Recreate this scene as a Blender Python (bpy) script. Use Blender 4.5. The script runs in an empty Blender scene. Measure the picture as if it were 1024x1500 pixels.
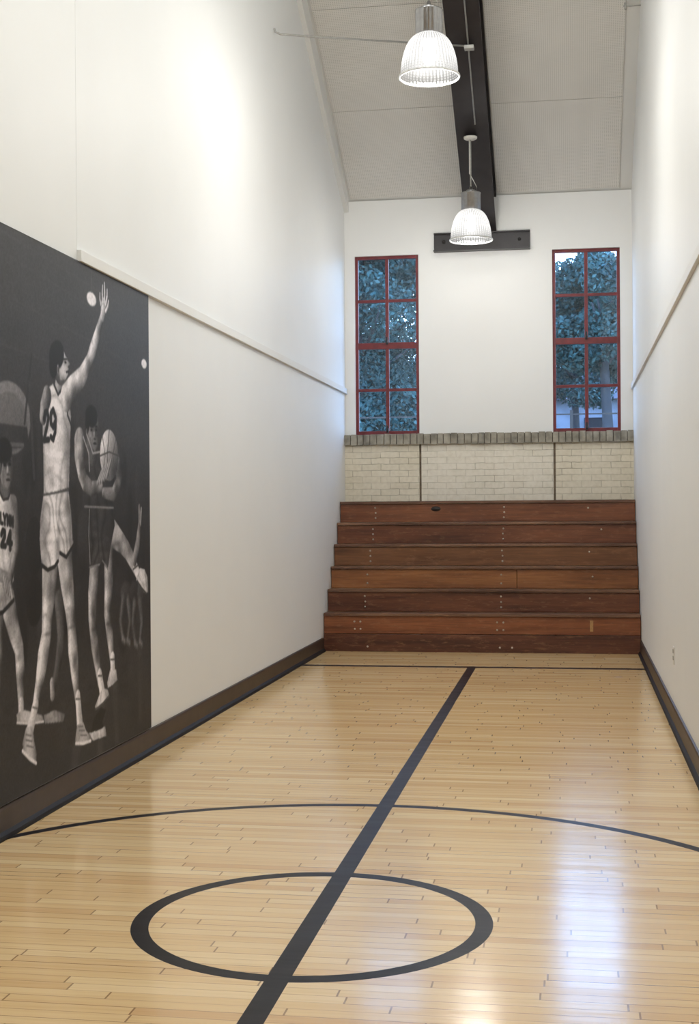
import bpy, bmesh, math, random
import numpy as np
from mathutils import Vector, Matrix

random.seed(7)
rng = np.random.default_rng(11)
scene = bpy.context.scene
COL = scene.collection

# ------------------------------------------------------------------ helpers
def srgb(r, g, b):
    def c(v):
        v = v / 255.0
        return v / 12.92 if v <= 0.04045 else ((v + 0.055) / 1.055) ** 2.4
    return (c(r), c(g), c(b), 1.0)

class NT:
    def __init__(self, name):
        self.mat = bpy.data.materials.new(name)
        self.mat.use_nodes = True
        self.t = self.mat.node_tree
        self.t.nodes.clear()
        self.out = self.t.nodes.new('ShaderNodeOutputMaterial')
    def n(self, typ, **kw):
        nd = self.t.nodes.new(typ)
        for k, v in kw.items():
            setattr(nd, k, v)
        return nd
    def link(self, a, b):
        self.t.links.new(a, b)
    def put(self, sock, v):
        if hasattr(v, 'is_output') or isinstance(v, bpy.types.NodeSocket):
            self.link(v, sock)
        else:
            sock.default_value = v
    def m(self, op, a, b=None, c=None, clamp=False):
        nd = self.n('ShaderNodeMath', operation=op)
        nd.use_clamp = clamp
        self.put(nd.inputs[0], a)
        if b is not None: self.put(nd.inputs[1], b)
        if c is not None: self.put(nd.inputs[2], c)
        return nd.outputs[0]
    def mix(self, fac, a, b, blend='MIX'):
        nd = self.n('ShaderNodeMixRGB', blend_type=blend)
        self.put(nd.inputs[0], fac); self.put(nd.inputs[1], a); self.put(nd.inputs[2], b)
        return nd.outputs[0]
    def noise(self, vec, scale, detail=3.0, rough=0.5):
        nd = self.n('ShaderNodeTexNoise')
        if vec is not None: self.link(vec, nd.inputs['Vector'])
        nd.inputs['Scale'].default_value = scale
        nd.inputs['Detail'].default_value = detail
        nd.inputs['Roughness'].default_value = rough
        return nd.outputs['Fac']
    def mapping(self, vec, scale=(1, 1, 1), loc=(0, 0, 0)):
        nd = self.n('ShaderNodeMapping')
        self.link(vec, nd.inputs['Vector'])
        nd.inputs['Scale'].default_value = scale
        nd.inputs['Location'].default_value = loc
        return nd.outputs[0]
    def pos(self):
        return self.n('ShaderNodeNewGeometry').outputs['Position']
    def obj(self):
        return self.n('ShaderNodeTexCoord').outputs['Object']
    def ramp(self, fac, stops):
        nd = self.n('ShaderNodeValToRGB')
        self.link(fac, nd.inputs[0])
        cr = nd.color_ramp
        cr.elements[0].position = stops[0][0]; cr.elements[0].color = stops[0][1]
        cr.elements[1].position = stops[-1][0]; cr.elements[1].color = stops[-1][1]
        for p, c in stops[1:-1]:
            e = cr.elements.new(p); e.color = c
        return nd.outputs[0]
    def bump(self, h, strength=0.3, dist=0.01):
        nd = self.n('ShaderNodeBump')
        nd.inputs['Strength'].default_value = strength
        nd.inputs['Distance'].default_value = dist
        self.link(h, nd.inputs['Height'])
        return nd.outputs[0]
    def principled(self, color, rough=0.5, metal=0.0, normal=None, coat=0.0, coat_rough=0.1, spec=0.5):
        p = self.n('ShaderNodeBsdfPrincipled')
        self.put(p.inputs['Base Color'], color)
        self.put(p.inputs['Roughness'], rough)
        p.inputs['Metallic'].default_value = metal
        p.inputs['Coat Weight'].default_value = coat
        p.inputs['Coat Roughness'].default_value = coat_rough
        self.put(p.inputs['Specular IOR Level'], spec)
        if normal is not None: self.link(normal, p.inputs['Normal'])
        self.link(p.outputs[0], self.out.inputs[0])
        return p

def simple(name, col, rough=0.5, metal=0.0, nscale=20.0, var=0.12, bump=0.0, spec=0.5):
    t = NT(name)
    f = t.noise(t.pos(), nscale, 4.0)
    dark = tuple(c * (1 - var) for c in col[:3]) + (1,)
    lite = tuple(min(1, c * (1 + var)) for c in col[:3]) + (1,)
    c = t.ramp(f, [(0.3, dark), (0.7, lite)])
    nrm = t.bump(f, bump, 0.01) if bump > 0 else None
    t.principled(c, rough, metal, nrm, spec=spec)
    return t.mat

def new_obj(name, mesh, loc=(0, 0, 0), parent=None, mats=()):
    o = bpy.data.objects.new(name, mesh)
    COL.objects.link(o)
    o.location = loc
    if parent is not None:
        o.parent = parent
        o.location = Vector(loc) - parent.matrix_basis.translation - (Vector((0,0,0)) if parent.parent is None else parent.parent.matrix_basis.translation)
    if mesh is not None:
        for mt in mats: mesh.materials.append(mt)
    return o

def empty(name, loc=(0, 0, 0)):
    o = bpy.data.objects.new(name, None)
    o.empty_display_size = 0.1
    COL.objects.link(o)
    o.location = loc
    return o

def tag(o, label=None, cat=None, group=None, kind=None):
    if label: o["label"] = label
    if cat: o["category"] = cat
    if group: o["group"] = group
    if kind: o["kind"] = kind

def bm_box(bm, lo, hi, mat=0):
    x0, y0, z0 = lo; x1, y1, z1 = hi
    v = [bm.verts.new(p) for p in ((x0,y0,z0),(x1,y0,z0),(x1,y1,z0),(x0,y1,z0),(x0,y0,z1),(x1,y0,z1),(x1,y1,z1),(x0,y1,z1))]
    fs = []
    for idx in ((3,2,1,0),(4,5,6,7),(0,1,5,4),(1,2,6,5),(2,3,7,6),(3,0,4,7)):
        f = bm.faces.new([v[i] for i in idx]); f.material_index = mat; fs.append(f)
    return v, fs

def boxes(name, lst, mats, bevel=0.0, parent=None, segs=2, center=None):
    los = np.array([b[0] for b in lst]); his = np.array([b[1] for b in lst])
    c = center if center is not None else ((los[:,0].min()+his[:,0].max())/2, (los[:,1].min()+his[:,1].max())/2, los[:,2].min())
    bm = bmesh.new()
    for b in lst:
        lo = Vector(b[0]) - Vector(c); hi = Vector(b[1]) - Vector(c)
        bm_box(bm, lo, hi, b[2] if len(b) > 2 else 0)
    if bevel > 0:
        bmesh.ops.bevel(bm, geom=list(bm.edges), offset=bevel, segments=segs, affect='EDGES', profile=0.7)
    me = bpy.data.meshes.new(name)
    bm.to_mesh(me); bm.free()
    return new_obj(name, me, c, parent, mats)

def revolve_bm(bm, prof, n=48, rib=None, mat=0, z0=0.0, smooth=True):
    rings = []
    for i, (r, z) in enumerate(prof):
        ring = []
        for k in range(n):
            a = 2 * math.pi * k / n
            rr = r * (rib(i, k) if rib else 1.0)
            ring.append(bm.verts.new((rr * math.cos(a), rr * math.sin(a), z + z0)))
        rings.append(ring)
    for i in range(len(rings) - 1):
        for k in range(n):
            f = bm.faces.new((rings[i][k], rings[i][(k+1) % n], rings[i+1][(k+1) % n], rings[i+1][k]))
            f.smooth = smooth; f.material_index = mat
    return rings

def revolve(name, prof, loc, mats, parent=None, n=48, rib=None, caps=False, smooth=True):
    bm = bmesh.new()
    rings = revolve_bm(bm, prof, n, rib, smooth=smooth)
    if caps:
        bm.faces.new(list(reversed(rings[0]))); bm.faces.new(rings[-1])
    bmesh.ops.recalc_face_normals(bm, faces=list(bm.faces))
    me = bpy.data.meshes.new(name); bm.to_mesh(me); bm.free()
    return new_obj(name, me, loc, parent, mats)

def tube(name, pts, r, mats, parent=None, n=12, radii=None):
    pts = [Vector(p) for p in pts]
    c = pts[0].copy()
    bm = bmesh.new(); rings = []
    up = Vector((0, 0, 1))
    for i, p in enumerate(pts):
        if i == 0: d = pts[1] - p
        elif i == len(pts) - 1: d = p - pts[i-1]
        else: d = (pts[i+1] - p).normalized() + (p - pts[i-1]).normalized()
        d.normalize()
        a = d.cross(up)
        if a.length < 1e-3: a = d.cross(Vector((1, 0, 0)))
        a.normalize(); b = d.cross(a).normalized()
        rr = radii[i] if radii else r
        rings.append([bm.verts.new(p - c + a*rr*math.cos(2*math.pi*k/n) + b*rr*math.sin(2*math.pi*k/n)) for k in range(n)])
    for i in range(len(rings)-1):
        for k in range(n):
            f = bm.faces.new((rings[i][k], rings[i][(k+1)%n], rings[i+1][(k+1)%n], rings[i+1][k])); f.smooth = True
    bm.faces.new(rings[0]); bm.faces.new(rings[-1])
    bmesh.ops.recalc_face_normals(bm, faces=list(bm.faces))
    me = bpy.data.meshes.new(name); bm.to_mesh(me); bm.free()
    return new_obj(name, me, c, parent, mats)

# ------------------------------------------------------------------ dimensions (metres)
XL, XR = -2.50, 0.66        # side walls
YF, YB = 15.10, -2.10       # far wall, wall behind camera
ZC = 4.90                   # eaves height
SL = 0.58                   # roof slope
YR = 6.5                    # ridge
ZR = ZC + SL * (YF - YR)
H = 1.45                    # eye height
CX, CY = -0.912, 4.72       # centre circle

# ------------------------------------------------------------------ materials
def plaster(name, col, var=0.03):
    t = NT(name)
    p = t.pos()
    f = t.noise(p, 1.2, 4.0)
    g = t.noise(p, 90.0, 3.0)
    c = t.ramp(f, [(0.3, tuple(x*(1-var) for x in col[:3])+(1,)), (0.7, col)])
    t.principled(c, 0.55, 0, t.bump(g, 0.06, 0.004), spec=0.35)
    return t.mat
M_wall = plaster('painted_plaster', srgb(229, 229, 226))
M_wall2 = plaster('painted_plaster_trim', srgb(225, 224, 220))
M_ceil = plaster('ceiling_paint', srgb(220, 219, 214))

def floor_material():
    t = NT('maple_strip_court_floor')
    p = t.pos()
    s = t.n('ShaderNodeSeparateXYZ'); t.link(p, s.inputs[0])
    x, y = s.outputs[0], s.outputs[1]
    W = 0.057; L = 0.85
    yr = t.m('DIVIDE', y, W); row = t.m('FLOOR', yr); fy = t.m('FRACT', yr)
    wn = t.n('ShaderNodeTexWhiteNoise', noise_dimensions='1D'); t.link(row, wn.inputs['W'])
    xs = t.m('DIVIDE', t.m('ADD', x, t.m('MULTIPLY', wn.outputs[0], 7.3)), L)
    bi = t.m('FLOOR', xs); fx = t.m('FRACT', xs)
    cb = t.n('ShaderNodeCombineXYZ'); t.link(row, cb.inputs[0]); t.link(bi, cb.inputs[1])
    wb = t.n('ShaderNodeTexWhiteNoise', noise_dimensions='3D'); t.link(cb.outputs[0], wb.inputs['Vector'])
    rnd = wb.outputs[0]
    sc = t.n('ShaderNodeSeparateColor'); t.link(wb.outputs[1], sc.inputs[0]); rnd2 = sc.outputs[1]
    base = t.ramp(rnd, [(0.0, srgb(208, 170, 118)), (0.2, srgb(216, 182, 130)), (0.65, srgb(222, 190, 139)), (1.0, srgb(228, 200, 152))])
    gv = t.n('ShaderNodeCombineXYZ'); t.link(t.m('MULTIPLY', x, 2.2), gv.inputs[0]); t.link(t.m('MULTIPLY', y, 60.0), gv.inputs[1]); t.link(t.m('MULTIPLY', rnd, 37.0), gv.inputs[2])
    grain = t.noise(gv.outputs[0], 1.0, 4.0, 0.6)
    base = t.mix(0.6, base, t.ramp(grain, [(0.25, (0.84, 0.77, 0.68, 1)), (0.55, (1, 1, 1, 1)), (1.0, (1.04, 1.03, 1.0, 1))]), 'MULTIPLY')
    big = t.noise(p, 0.7, 2.0)
    base = t.mix(0.5, base, t.ramp(big, [(0.3, (0.93, 0.91, 0.87, 1)), (0.7, (1.04, 1.03, 1.02, 1))]), 'MULTIPLY')
    g1 = t.m('LESS_THAN', fy, 0.06)
    g1 = t.m('MULTIPLY', g1, t.m('ADD', 0.28, t.m('MULTIPLY', t.m('POWER', rnd2, 2.0), 0.65)))
    g2 = t.m('MULTIPLY', t.m('LESS_THAN', fx, 0.007), 0.65)
    gap = t.m('MAXIMUM', g1, g2)
    base = t.mix(gap, base, srgb(92, 56, 30))
    dx = t.m('SUBTRACT', x, CX); dy = t.m('SUBTRACT', y, CY)
    d = t.m('SQRT', t.m('ADD', t.m('MULTIPLY', dx, dx), t.m('MULTIPLY', dy, dy)))
    def band(v, c, hw):
        return t.m('LESS_THAN', t.m('ABSOLUTE', t.m('SUBTRACT', v, c)), hw)
    c1 = band(d, 0.602, 0.031)
    c2 = band(d, 1.862, 0.028)
    cl = t.m('MULTIPLY', band(x, -0.905, 0.038), t.m('LESS_THAN', y, 12.4))
    bl = band(y, 12.38, 0.055)
    ln = t.m('MAXIMUM', t.m('MAXIMUM', c1, c2), t.m('MAXIMUM', cl, bl))
    wear = t.noise(t.mapping(p, (6, 40, 1)), 1.0, 4.0)
    dark = t.ramp(wear, [(0.3, srgb(20, 17, 18)), (0.75, srgb(36, 31, 31))])
    dark = t.mix(t.m('MULTIPLY', gap, 0.5), dark, srgb(12, 10, 9))
    base = t.mix(ln, base, dark)
    rough = t.m('ADD', 0.11, t.m('MULTIPLY', t.noise(t.mapping(p, (1.5, 12, 1)), 1.0, 3.0), 0.12))
    rough = t.m('ADD', rough, t.m('MULTIPLY', ln, 0.16))
    hgt = t.m('ADD', t.m('MULTIPLY', t.noise(t.mapping(p, (1.0, 9, 1)), 1.0, 2.0), 1.0), t.m('MULTIPLY', rnd, 0.05))
    nb = t.bump(t.m('SUBTRACT', hgt, t.m('MULTIPLY', gap, 0.15)), 0.10, 0.01)
    t.principled(base, rough, 0, nb, spec=t.m('SUBTRACT', 0.80, t.m('MULTIPLY', ln, 0.68)))
    return t.mat
M_floor = floor_material()

def brick_material(name, c1, c2, mort, bumpv=0.5):
    t = NT(name)
    p = t.pos()
    s = t.n('ShaderNodeSeparateXYZ'); t.link(p, s.inputs[0])
    cb = t.n('ShaderNodeCombineXYZ'); t.link(s.outputs[0], cb.inputs[0]); t.link(s.outputs[2], cb.inputs[1])
    wob = t.noise(p, 9.0, 3.0)
    v = t.n('ShaderNodeVectorMath', operation='ADD')
    cb2 = t.n('ShaderNodeCombineXYZ')
    t.link(t.m('MULTIPLY', t.m('SUBTRACT', wob, 0.5), 0.018), cb2.inputs[0]); t.link(t.m('MULTIPLY', t.m('SUBTRACT', wob, 0.5), 0.018), cb2.inputs[1])
    t.link(cb.outputs[0], v.inputs[0]); t.link(cb2.outputs[0], v.inputs[1])
    b = t.n('ShaderNodeTexBrick')
    t.link(v.outputs[0], b.inputs['Vector'])
    b.inputs['Scale'].default_value = 1.0
    b.inputs['Brick Width'].default_value = 0.21
    b.inputs['Row Height'].default_value = 0.069
    b.inputs['Mortar Size'].default_value = 0.0036
    b.inputs['Mortar Smooth'].default_value = 0.8
    b.inputs['Color1'].default_value = c1; b.inputs['Color2'].default_value = c2; b.inputs['Mortar'].default_value = mort
    n1 = t.noise(p, 25.0, 4.0)
    vis = t.noise(p, 4.0, 3.0)
    c = t.mix(t.ramp(vis, [(0.32, (0, 0, 0, 1)), (0.62, (0.75, 0.75, 0.75, 1))]), b.outputs['Color'], c1)
    c = t.mix(0.35, c, t.ramp(n1, [(0.3, (0.76, 0.73, 0.67, 1)), (0.62, (1, 1, 1, 1))]), 'MULTIPLY')
    h = t.m('SUBTRACT', t.m('MULTIPLY', n1, 0.4), b.outputs['Fac'])
    t.principled(c, 0.6, 0, t.bump(h, bumpv, 0.010))
    return t.mat
M_brick_a = brick_material('cream_painted_brick', srgb(222, 214, 194), srgb(211, 203, 182), srgb(142, 130, 108))
M_brick_b = brick_material('pale_painted_brick', srgb(225, 219, 204), srgb(217, 211, 194), srgb(156, 146, 126), 0.4)
M_sill = simple('weathered_sill_brick', srgb(142, 137, 124), 0.8, 0, 9, 0.42, 0.6)
M_mortar = simple('sill_mortar', srgb(104, 98, 88), 0.9, 0, 40, 0.2, 0.3)
M_joint = simple('pipe_chase_dark', srgb(112, 98, 80), 0.7, 0, 20, 0.3)

def wood_mat(name, a, b):
    t = NT(name)
    p = t.mapping(t.pos(), (1.1, 6, 16))
    f = t.noise(p, 1.0, 6.0, 0.65)
    g = t.noise(t.mapping(t.pos(), (0.6, 3, 4)), 1.3, 3.0)
    k = t.m('ADD', t.m('MULTIPLY', f, 0.75), t.m('MULTIPLY', g, 0.45))
    dk = tuple(x * 0.5 for x in a[:3]) + (1,)
    c = t.ramp(k, [(0.40, dk), (0.54, a), (0.75, b)])
    fine = t.noise(t.mapping(t.pos(), (4, 20, 120)), 1.0, 3.0)
    c = t.mix(0.65, c, t.ramp(fine, [(0.3, (0.60, 0.56, 0.52, 1)), (0.7, (1.12, 1.12, 1.12, 1))]), 'MULTIPLY')
    sc = t.noise(t.mapping(t.pos(), (9, 9, 30)), 1.0, 5.0, 0.7)
    c = t.mix(t.ramp(sc, [(0.54, (0, 0, 0, 1)), (0.74, (0.45, 0.45, 0.45, 1))]), c, srgb(168, 124, 90))
    t.principled(c, 0.36, 0, t.bump(fine, 0.15, 0.003), spec=0.45)
    return t.mat
W = {
 'a': wood_mat('mahogany_stain', srgb(114, 66, 42), srgb(142, 88, 56)),
 'b': wood_mat('dark_mahogany_stain', srgb(104, 60, 40), srgb(130, 79, 52)),
 'c': wood_mat('walnut_stain', srgb(108, 69, 44), srgb(134, 90, 58)),
 'd': wood_mat('orange_oak_stain', srgb(132, 82, 48), srgb(158, 104, 62)),
 'e': wood_mat('deep_brown_stain', srgb(98, 56, 38), srgb(124, 75, 50)),
 'f': wood_mat('red_oak_stain', srgb(124, 72, 45), srgb(150, 92, 58)),
 'g': wood_mat('foot_plank_stain', srgb(84, 48, 34), srgb(108, 64, 46)),
}
M_nose = wood_mat('seat_board_varnish', srgb(96, 66, 50), srgb(138, 104, 80))
M_base = simple('dark_brown_baseboard', srgb(60, 48, 40), 0.4, 0, 8, 0.2, spec=0.35)
M_rubber = simple('black_rubber_cove', srgb(26, 23, 23), 0.6, 0, 30, 0.2, spec=0.25)
M_bolt = simple('worn_zinc_bolt', srgb(190, 180, 165), 0.35, 0.8, 60, 0.2)
M_brass = simple('aged_brass', srgb(176, 140, 96), 0.4, 0.6, 60, 0.2)
M_dplate = simple('dark_iron', srgb(34, 30, 28), 0.45, 0.3, 40, 0.2)
M_steel = simple('dark_painted_steel', srgb(40, 36, 37), 0.38, 0.0, 9, 0.22, 0.05)
M_alu = simple('brushed_aluminium', srgb(150, 149, 148), 0.28, 0.95, 30, 0.1)
M_cond = simple('grey_conduit', srgb(170, 168, 162), 0.4, 0.3, 30, 0.1)
M_red = simple('oxide_red_window_steel', srgb(104, 27, 30), 0.42, 0.0, 15, 0.25)
M_white = simple('white_plastic', srgb(215, 212, 204), 0.4, 0, 30, 0.05)
M_grey = simple('galvanised_box', srgb(172, 170, 164), 0.45, 0.3, 30, 0.1)
M_slot = simple('outlet_slot', srgb(60, 56, 52), 0.6, 0, 30, 0.1)

def glass_mat():
    t = NT('window_glass')
    tr = t.n('ShaderNodeBsdfTransparent'); tr.inputs[0].default_value = (0.82, 0.93, 1.0, 1)
    gl = t.n('ShaderNodeBsdfGlossy'); gl.inputs['Roughness'].default_value = 0.02
    nz = t.noise(t.pos(), 3.0, 2.0)
    t.link(t.bump(nz, 0.05, 0.01), gl.inputs['Normal'])
    mx = t.n('ShaderNodeMixShader'); mx.inputs[0].default_value = 0.04
    t.link(tr.outputs[0], mx.inputs[1]); t.link(gl.outputs[0], mx.inputs[2]); t.link(mx.outputs[0], t.out.inputs[0])
    return t.mat
M_glass = glass_mat()

def shade_mat():
    t = NT('prismatic_glass_shade')
    o = t.obj()
    s = t.n('ShaderNodeSeparateXYZ'); t.link(o, s.inputs[0])
    ang = t.m('ARCTAN2', s.outputs[1], s.outputs[0])
    ribs = t.m('MULTIPLY', t.m('ADD', t.m('SINE', t.m('MULTIPLY', ang, 48.0)), 1.0), 0.5)
    rings = t.m('MULTIPLY', t.m('ADD', t.m('SINE', t.m('MULTIPLY', s.outputs[2], 330.0)), 1.0), 0.5)
    speck = t.noise(o, 70.0, 2.0)
    pat = t.m('ADD', t.m('MULTIPLY', t.m('MULTIPLY', ribs, rings), 0.6), t.m('MULTIPLY', speck, 0.4))
    low = t.m('SUBTRACT', 1.0, t.m('MULTIPLY', s.outputs[2], 8.0), clamp=True)
    top = t.m('MULTIPLY', t.m('SUBTRACT', s.outputs[2], 0.22, clamp=True), 8.0, clamp=True)
    em = t.n('ShaderNodeEmission'); em.inputs[0].default_value = (1.0, 0.985, 0.955, 1)
    hi = t.m('SUBTRACT', t.m('SUBTRACT', 1.0, low), t.m('MULTIPLY', top, 0.45))
    st = t.m('ADD', t.m('MULTIPLY', hi, t.m('ADD', 0.46, t.m('MULTIPLY', ribs, 0.62))), t.m('ADD', 0.22, t.m('MULTIPLY', pat, 0.62)))
    t.link(st, em.inputs[1])
    gl = t.n('ShaderNodeBsdfGlossy'); gl.inputs['Roughness'].default_value = 0.1
    tr = t.n('ShaderNodeBsdfTransparent')
    m1 = t.n('ShaderNodeMixShader'); m1.inputs[0].default_value = 0.12
    t.link(em.outputs[0], m1.inputs[1]); t.link(gl.outputs[0], m1.inputs[2])
    m2 = t.n('ShaderNodeMixShader')
    t.link(t.m('ADD', 0.05, t.m('MULTIPLY', t.m('MULTIPLY', low, t.m('SUBTRACT', 1.0, pat)), 0.6)), m2.inputs[0])
    t.link(m1.outputs[0], m2.inputs[1]); t.link(tr.outputs[0], m2.inputs[2])
    t.link(m2.outputs[0], t.out.inputs[0])
    return t.mat
M_shade = shade_mat()
def rim_mat():
    t = NT('clear_glass_rim')
    f = t.noise(t.pos(), 60.0)
    p = t.principled(t.ramp(f, [(0.3, srgb(170,170,166)), (0.7, srgb(205,204,200))]), 0.1)
    p.inputs['Emission Color'].default_value = (1, 0.98, 0.94, 1)
    p.inputs['Emission Strength'].default_value = 0.10
    return t.mat
M_rim = rim_mat()
def bulb_mat():
    t = NT('lit_bulb')
    e = t.n('ShaderNodeEmission'); e.inputs[0].default_value = (1, 0.97, 0.92, 1); e.inputs[1].default_value = 8
    t.link(e.outputs[0], t.out.inputs[0]); return t.mat
M_bulb = bulb_mat()

def panel_mat():
    t = NT('perforated_acoustic_panel')
    o = t.obj()
    s = t.n('ShaderNodeSeparateXYZ'); t.link(o, s.inputs[0])
    P = 0.020
    a = t.m('SUBTRACT', t.m('FRACT', t.m('DIVIDE', s.outputs[0], P)), 0.5)
    b = t.m('SUBTRACT', t.m('FRACT', t.m('DIVIDE', s.outputs[1], P)), 0.5)
    d = t.m('SQRT', t.m('ADD', t.m('MULTIPLY', a, a), t.m('MULTIPLY', b, b)))
    hole = t.m('LESS_THAN', d, 0.27)
    n = t.noise(o, 3.0, 3.0)
    base = t.ramp(n, [(0.3, srgb(216, 213, 206)), (0.7, srgb(222, 219, 212))])
    c = t.mix(t.m('MULTIPLY', hole, 0.5), base, srgb(152, 147, 138))
    t.principled(c, 0.7, 0, t.bump(t.m('SUBTRACT', 1.0, hole), 0.1, 0.003))
    return t.mat
M_panel = panel_mat()

# ------------------------------------------------------------------ room shell
def prism_yz(name, poly, x0, x1, mats):
    bm = bmesh.new()
    cx = (x0+x1)/2
    a = [bm.verts.new((x0-cx, y, z)) for y, z in poly]
    b = [bm.verts.new((x1-cx, y, z)) for y, z in poly]
    bm.faces.new(a); bm.faces.new(list(reversed(b)))
    n = len(poly)
    for i in range(n):
        bm.faces.new((a[i], b[i], b[(i+1) % n], a[(i+1) % n]))
    bmesh.ops.recalc_face_normals(bm, faces=list(bm.faces))
    me = bpy.data.meshes.new(name); bm.to_mesh(me); bm.free()
    return new_obj(name, me, (cx, 0, 0), None, mats)

fl = boxes('floor', [((XL-0.2, YB-0.2, -0.12), (XR+0.2, YF+0.3, 0.0))], [M_floor]); tag(fl, kind='structure')
gable = [(YB, -0.1), (YF+0.3, -0.1), (YF+0.3, ZC - SL*0.3 + 0.1), (YR, ZR + 0.1), (YB, ZC + 0.1)]
wl = prism_yz('wall_left', gable, XL-0.2, XL, [M_wall]); tag(wl, kind='structure')
wr = prism_yz('wall_right', gable, XR, XR+0.2, [M_wall]); tag(wr, kind='structure')
cp = [(YF+0.3, ZC - SL*0.3), (YR, ZR), (YB-0.2, ZC - 0.1), (YB-0.2, ZC + 0.25), (YR, ZR + 0.35), (YF+0.3, ZC - SL*0.3 + 0.35)]
ce = prism_yz('ceiling', cp, XL-0.2, XR+0.2, [M_ceil]); tag(ce, kind='structure')
wb = boxes('wall_back', [((XL-0.2, YB-0.2, -0.1), (XR+0.2, YB, ZC+0.05))], [M_wall]); tag(wb, kind='structure')

WN = [(-2.385, -1.668), (-0.198, 0.530)]   # window openings
Z0, Z1 = 2.262, 4.262
bx = [((XL-0.2, YF, -0.1), (XR+0.2, YF+0.22, Z0)), ((XL-0.2, YF, Z1), (XR+0.2, YF+0.22, ZC-0.02)),
      ((XL-0.2, YF, Z0), (WN[0][0], YF+0.22, Z1)), ((WN[0][1], YF, Z0), (WN[1][0], YF+0.22, Z1)), ((WN[1][1], YF, Z0), (XR+0.2, YF+0.22, Z1))]
wf = boxes('wall_front', bx, [M_wall]); tag(wf, kind='structure')

xa, xb = -1.655, -0.185
t1 = boxes('trim_1', [((XL, YF-0.05, 0.0), (xa-0.012, YF, 2.15))], [M_brick_a]); tag(t1, kind='structure')
t2 = boxes('trim_2', [((xa+0.012, YF-0.05, 0.0), (xb-0.012, YF, 2.15))], [M_brick_b]); tag(t2, kind='structure')
t3 = boxes('trim_3', [((xb+0.012, YF-0.05, 0.0), (XR, YF, 2.15))], [M_brick_a]); tag(t3, kind='structure')
for i, xx in enumerate((xa, xb)):
    o = boxes('trim_%d' % (4+i), [((xx-0.012, YF-0.035, 0.0), (xx+0.012, YF, 2.15))], [M_joint]); tag(o, kind='structure')
lst = [((XL, YF-0.078, 2.152), (XR, YF+0.02, 2.258), 1)]
x = XL + 0.002
while x < XR - 0.03:
    w = 0.066 + random.uniform(-0.008, 0.008)
    x2 = min(x + w, XR - 0.002)
    j = random.uniform(-0.008, 0.006)
    lst.append(((x, YF-0.09+j, 2.148+random.uniform(-0.004, 0.003)), (x2, YF+0.02, 2.266+random.uniform(-0.006, 0.004)), 0))
    x = x2 + 0.009
sill = boxes('trim_6', lst, [M_sill, M_mortar], bevel=0.004, segs=2); tag(sill, kind='structure')

o = boxes('trim_7', [((XL, 6.69, 2.735), (XL+0.0012, YF, 7.5))], [M_wall]); tag(o, kind='structure')
o = boxes('trim_8', [((XL, 6.69, 2.725), (XL+0.026, YF, 2.785))], [M_wall2], bevel=0.004); tag(o, kind='structure')
o = boxes('trim_9', [((XR-0.022, YB, 2.715), (XR, YF, 2.775))], [M_wall2], bevel=0.004); tag(o, kind='structure')
def rafter(name, x0, x1):
    ys = [YF, 13.9, 12.4, YR]
    dep = [0.14, 0.24, 0.26, 0.26]
    poly_ = [(y, ZC+SL*(YF-y)-d) for y, d in zip(ys, dep)] + [(YR, ZR+0.02), (YF, ZC+0.02)]
    o = prism_yz(name, poly_, x0, x1, [M_wall2]); tag(o, kind='structure')
rafter('trim_10', XL, XL+0.05)

# baseboards
def baseboard(name, xw, sgn, y0, y1):
    bm = bmesh.new()
    prof = [(0, 0), (0.034, 0), (0.034, 0.008), (0.030, 0.020), (0.020, 0.030), (0.016, 0.034), (0.016, 0.128), (0.012, 0.138), (0, 0.140)]
    a = [bm.verts.new((xw + sgn*px, y0, pz)) for px, pz in prof]
    b = [bm.verts.new((xw + sgn*px, y1, pz)) for px, pz in prof]
    n = len(prof)
    for i in range(n):
        f = bm.faces.new((a[i], a[(i+1) % n], b[(i+1) % n], b[i]))
        f.material_index = 1 if i < 5 else 0
    bm.faces.new(a); bm.faces.new(list(reversed(b)))
    bmesh.ops.recalc_face_normals(bm, faces=list(bm.faces))
    me = bpy.data.meshes.new(name); bm.to_mesh(me); bm.free()
    o = new_obj(name, me, (0, 0, 0), None, [M_base, M_rubber]); tag(o, kind='structure')
baseboard('baseboard_left', XL, 1, YB, 13.58)
baseboard('baseboard_right', XR, -1, YB, 13.58)

# ------------------------------------------------------------------ windows
def window(name, x0, x1):
    e = empty(name, ((x0+x1)/2, YF+0.06, Z0)); tag(e, kind='structure')
    y0, y1 = YF+0.03, YF+0.075
    fw = 0.034
    zm = (Z0+Z1)/2; xm = (x0+x1)/2
    fr = [((x0, y0, Z0), (x0+fw, y1, Z1)), ((x1-fw, y0, Z0), (x1, y1, Z1)),
          ((x0+fw, y0, Z1-fw), (x1-fw, y1, Z1)), ((x0+fw, y0, Z0), (x1-fw, y1, Z0+0.044)),
          ((x0+fw, y0, zm-0.038), (x1-fw, y1, zm+0.032))]
    boxes('frame', fr, [M_red], bevel=0.003, parent=e)
    for zb, zt in ((Z0+0.044, zm-0.038), (zm+0.032, Z1-fw)):
        c = (zb+zt)/2
        boxes('muntin', [((xm-0.019, y0+0.004, zb), (xm+0.019, y1-0.004, zt)),
                         ((x0+fw, y0+0.004, c-0.016), (xm-0.019, y1-0.004, c+0.016)),
                         ((xm+0.019, y0+0.004, c-0.016), (x1-fw, y1-0.004, c+0.016))], [M_red], bevel=0.003, parent=e)
        boxes('latch', [((xm-0.012, y0-0.03, zb-0.02), (xm+0.012, y0, zb+0.03)), ((xm-0.008, y0-0.04, zb+0.0), (xm+0.008, y0-0.03, zb+0.06))], [M_dplate], bevel=0.003, parent=e)
    boxes('glass', [((x0+fw, YF+0.053, Z0+0.03), (x1-fw, YF+0.057, Z1-fw))], [M_glass], parent=e)
window('window_1', *WN[0]); window('window_2', *WN[1])

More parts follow.
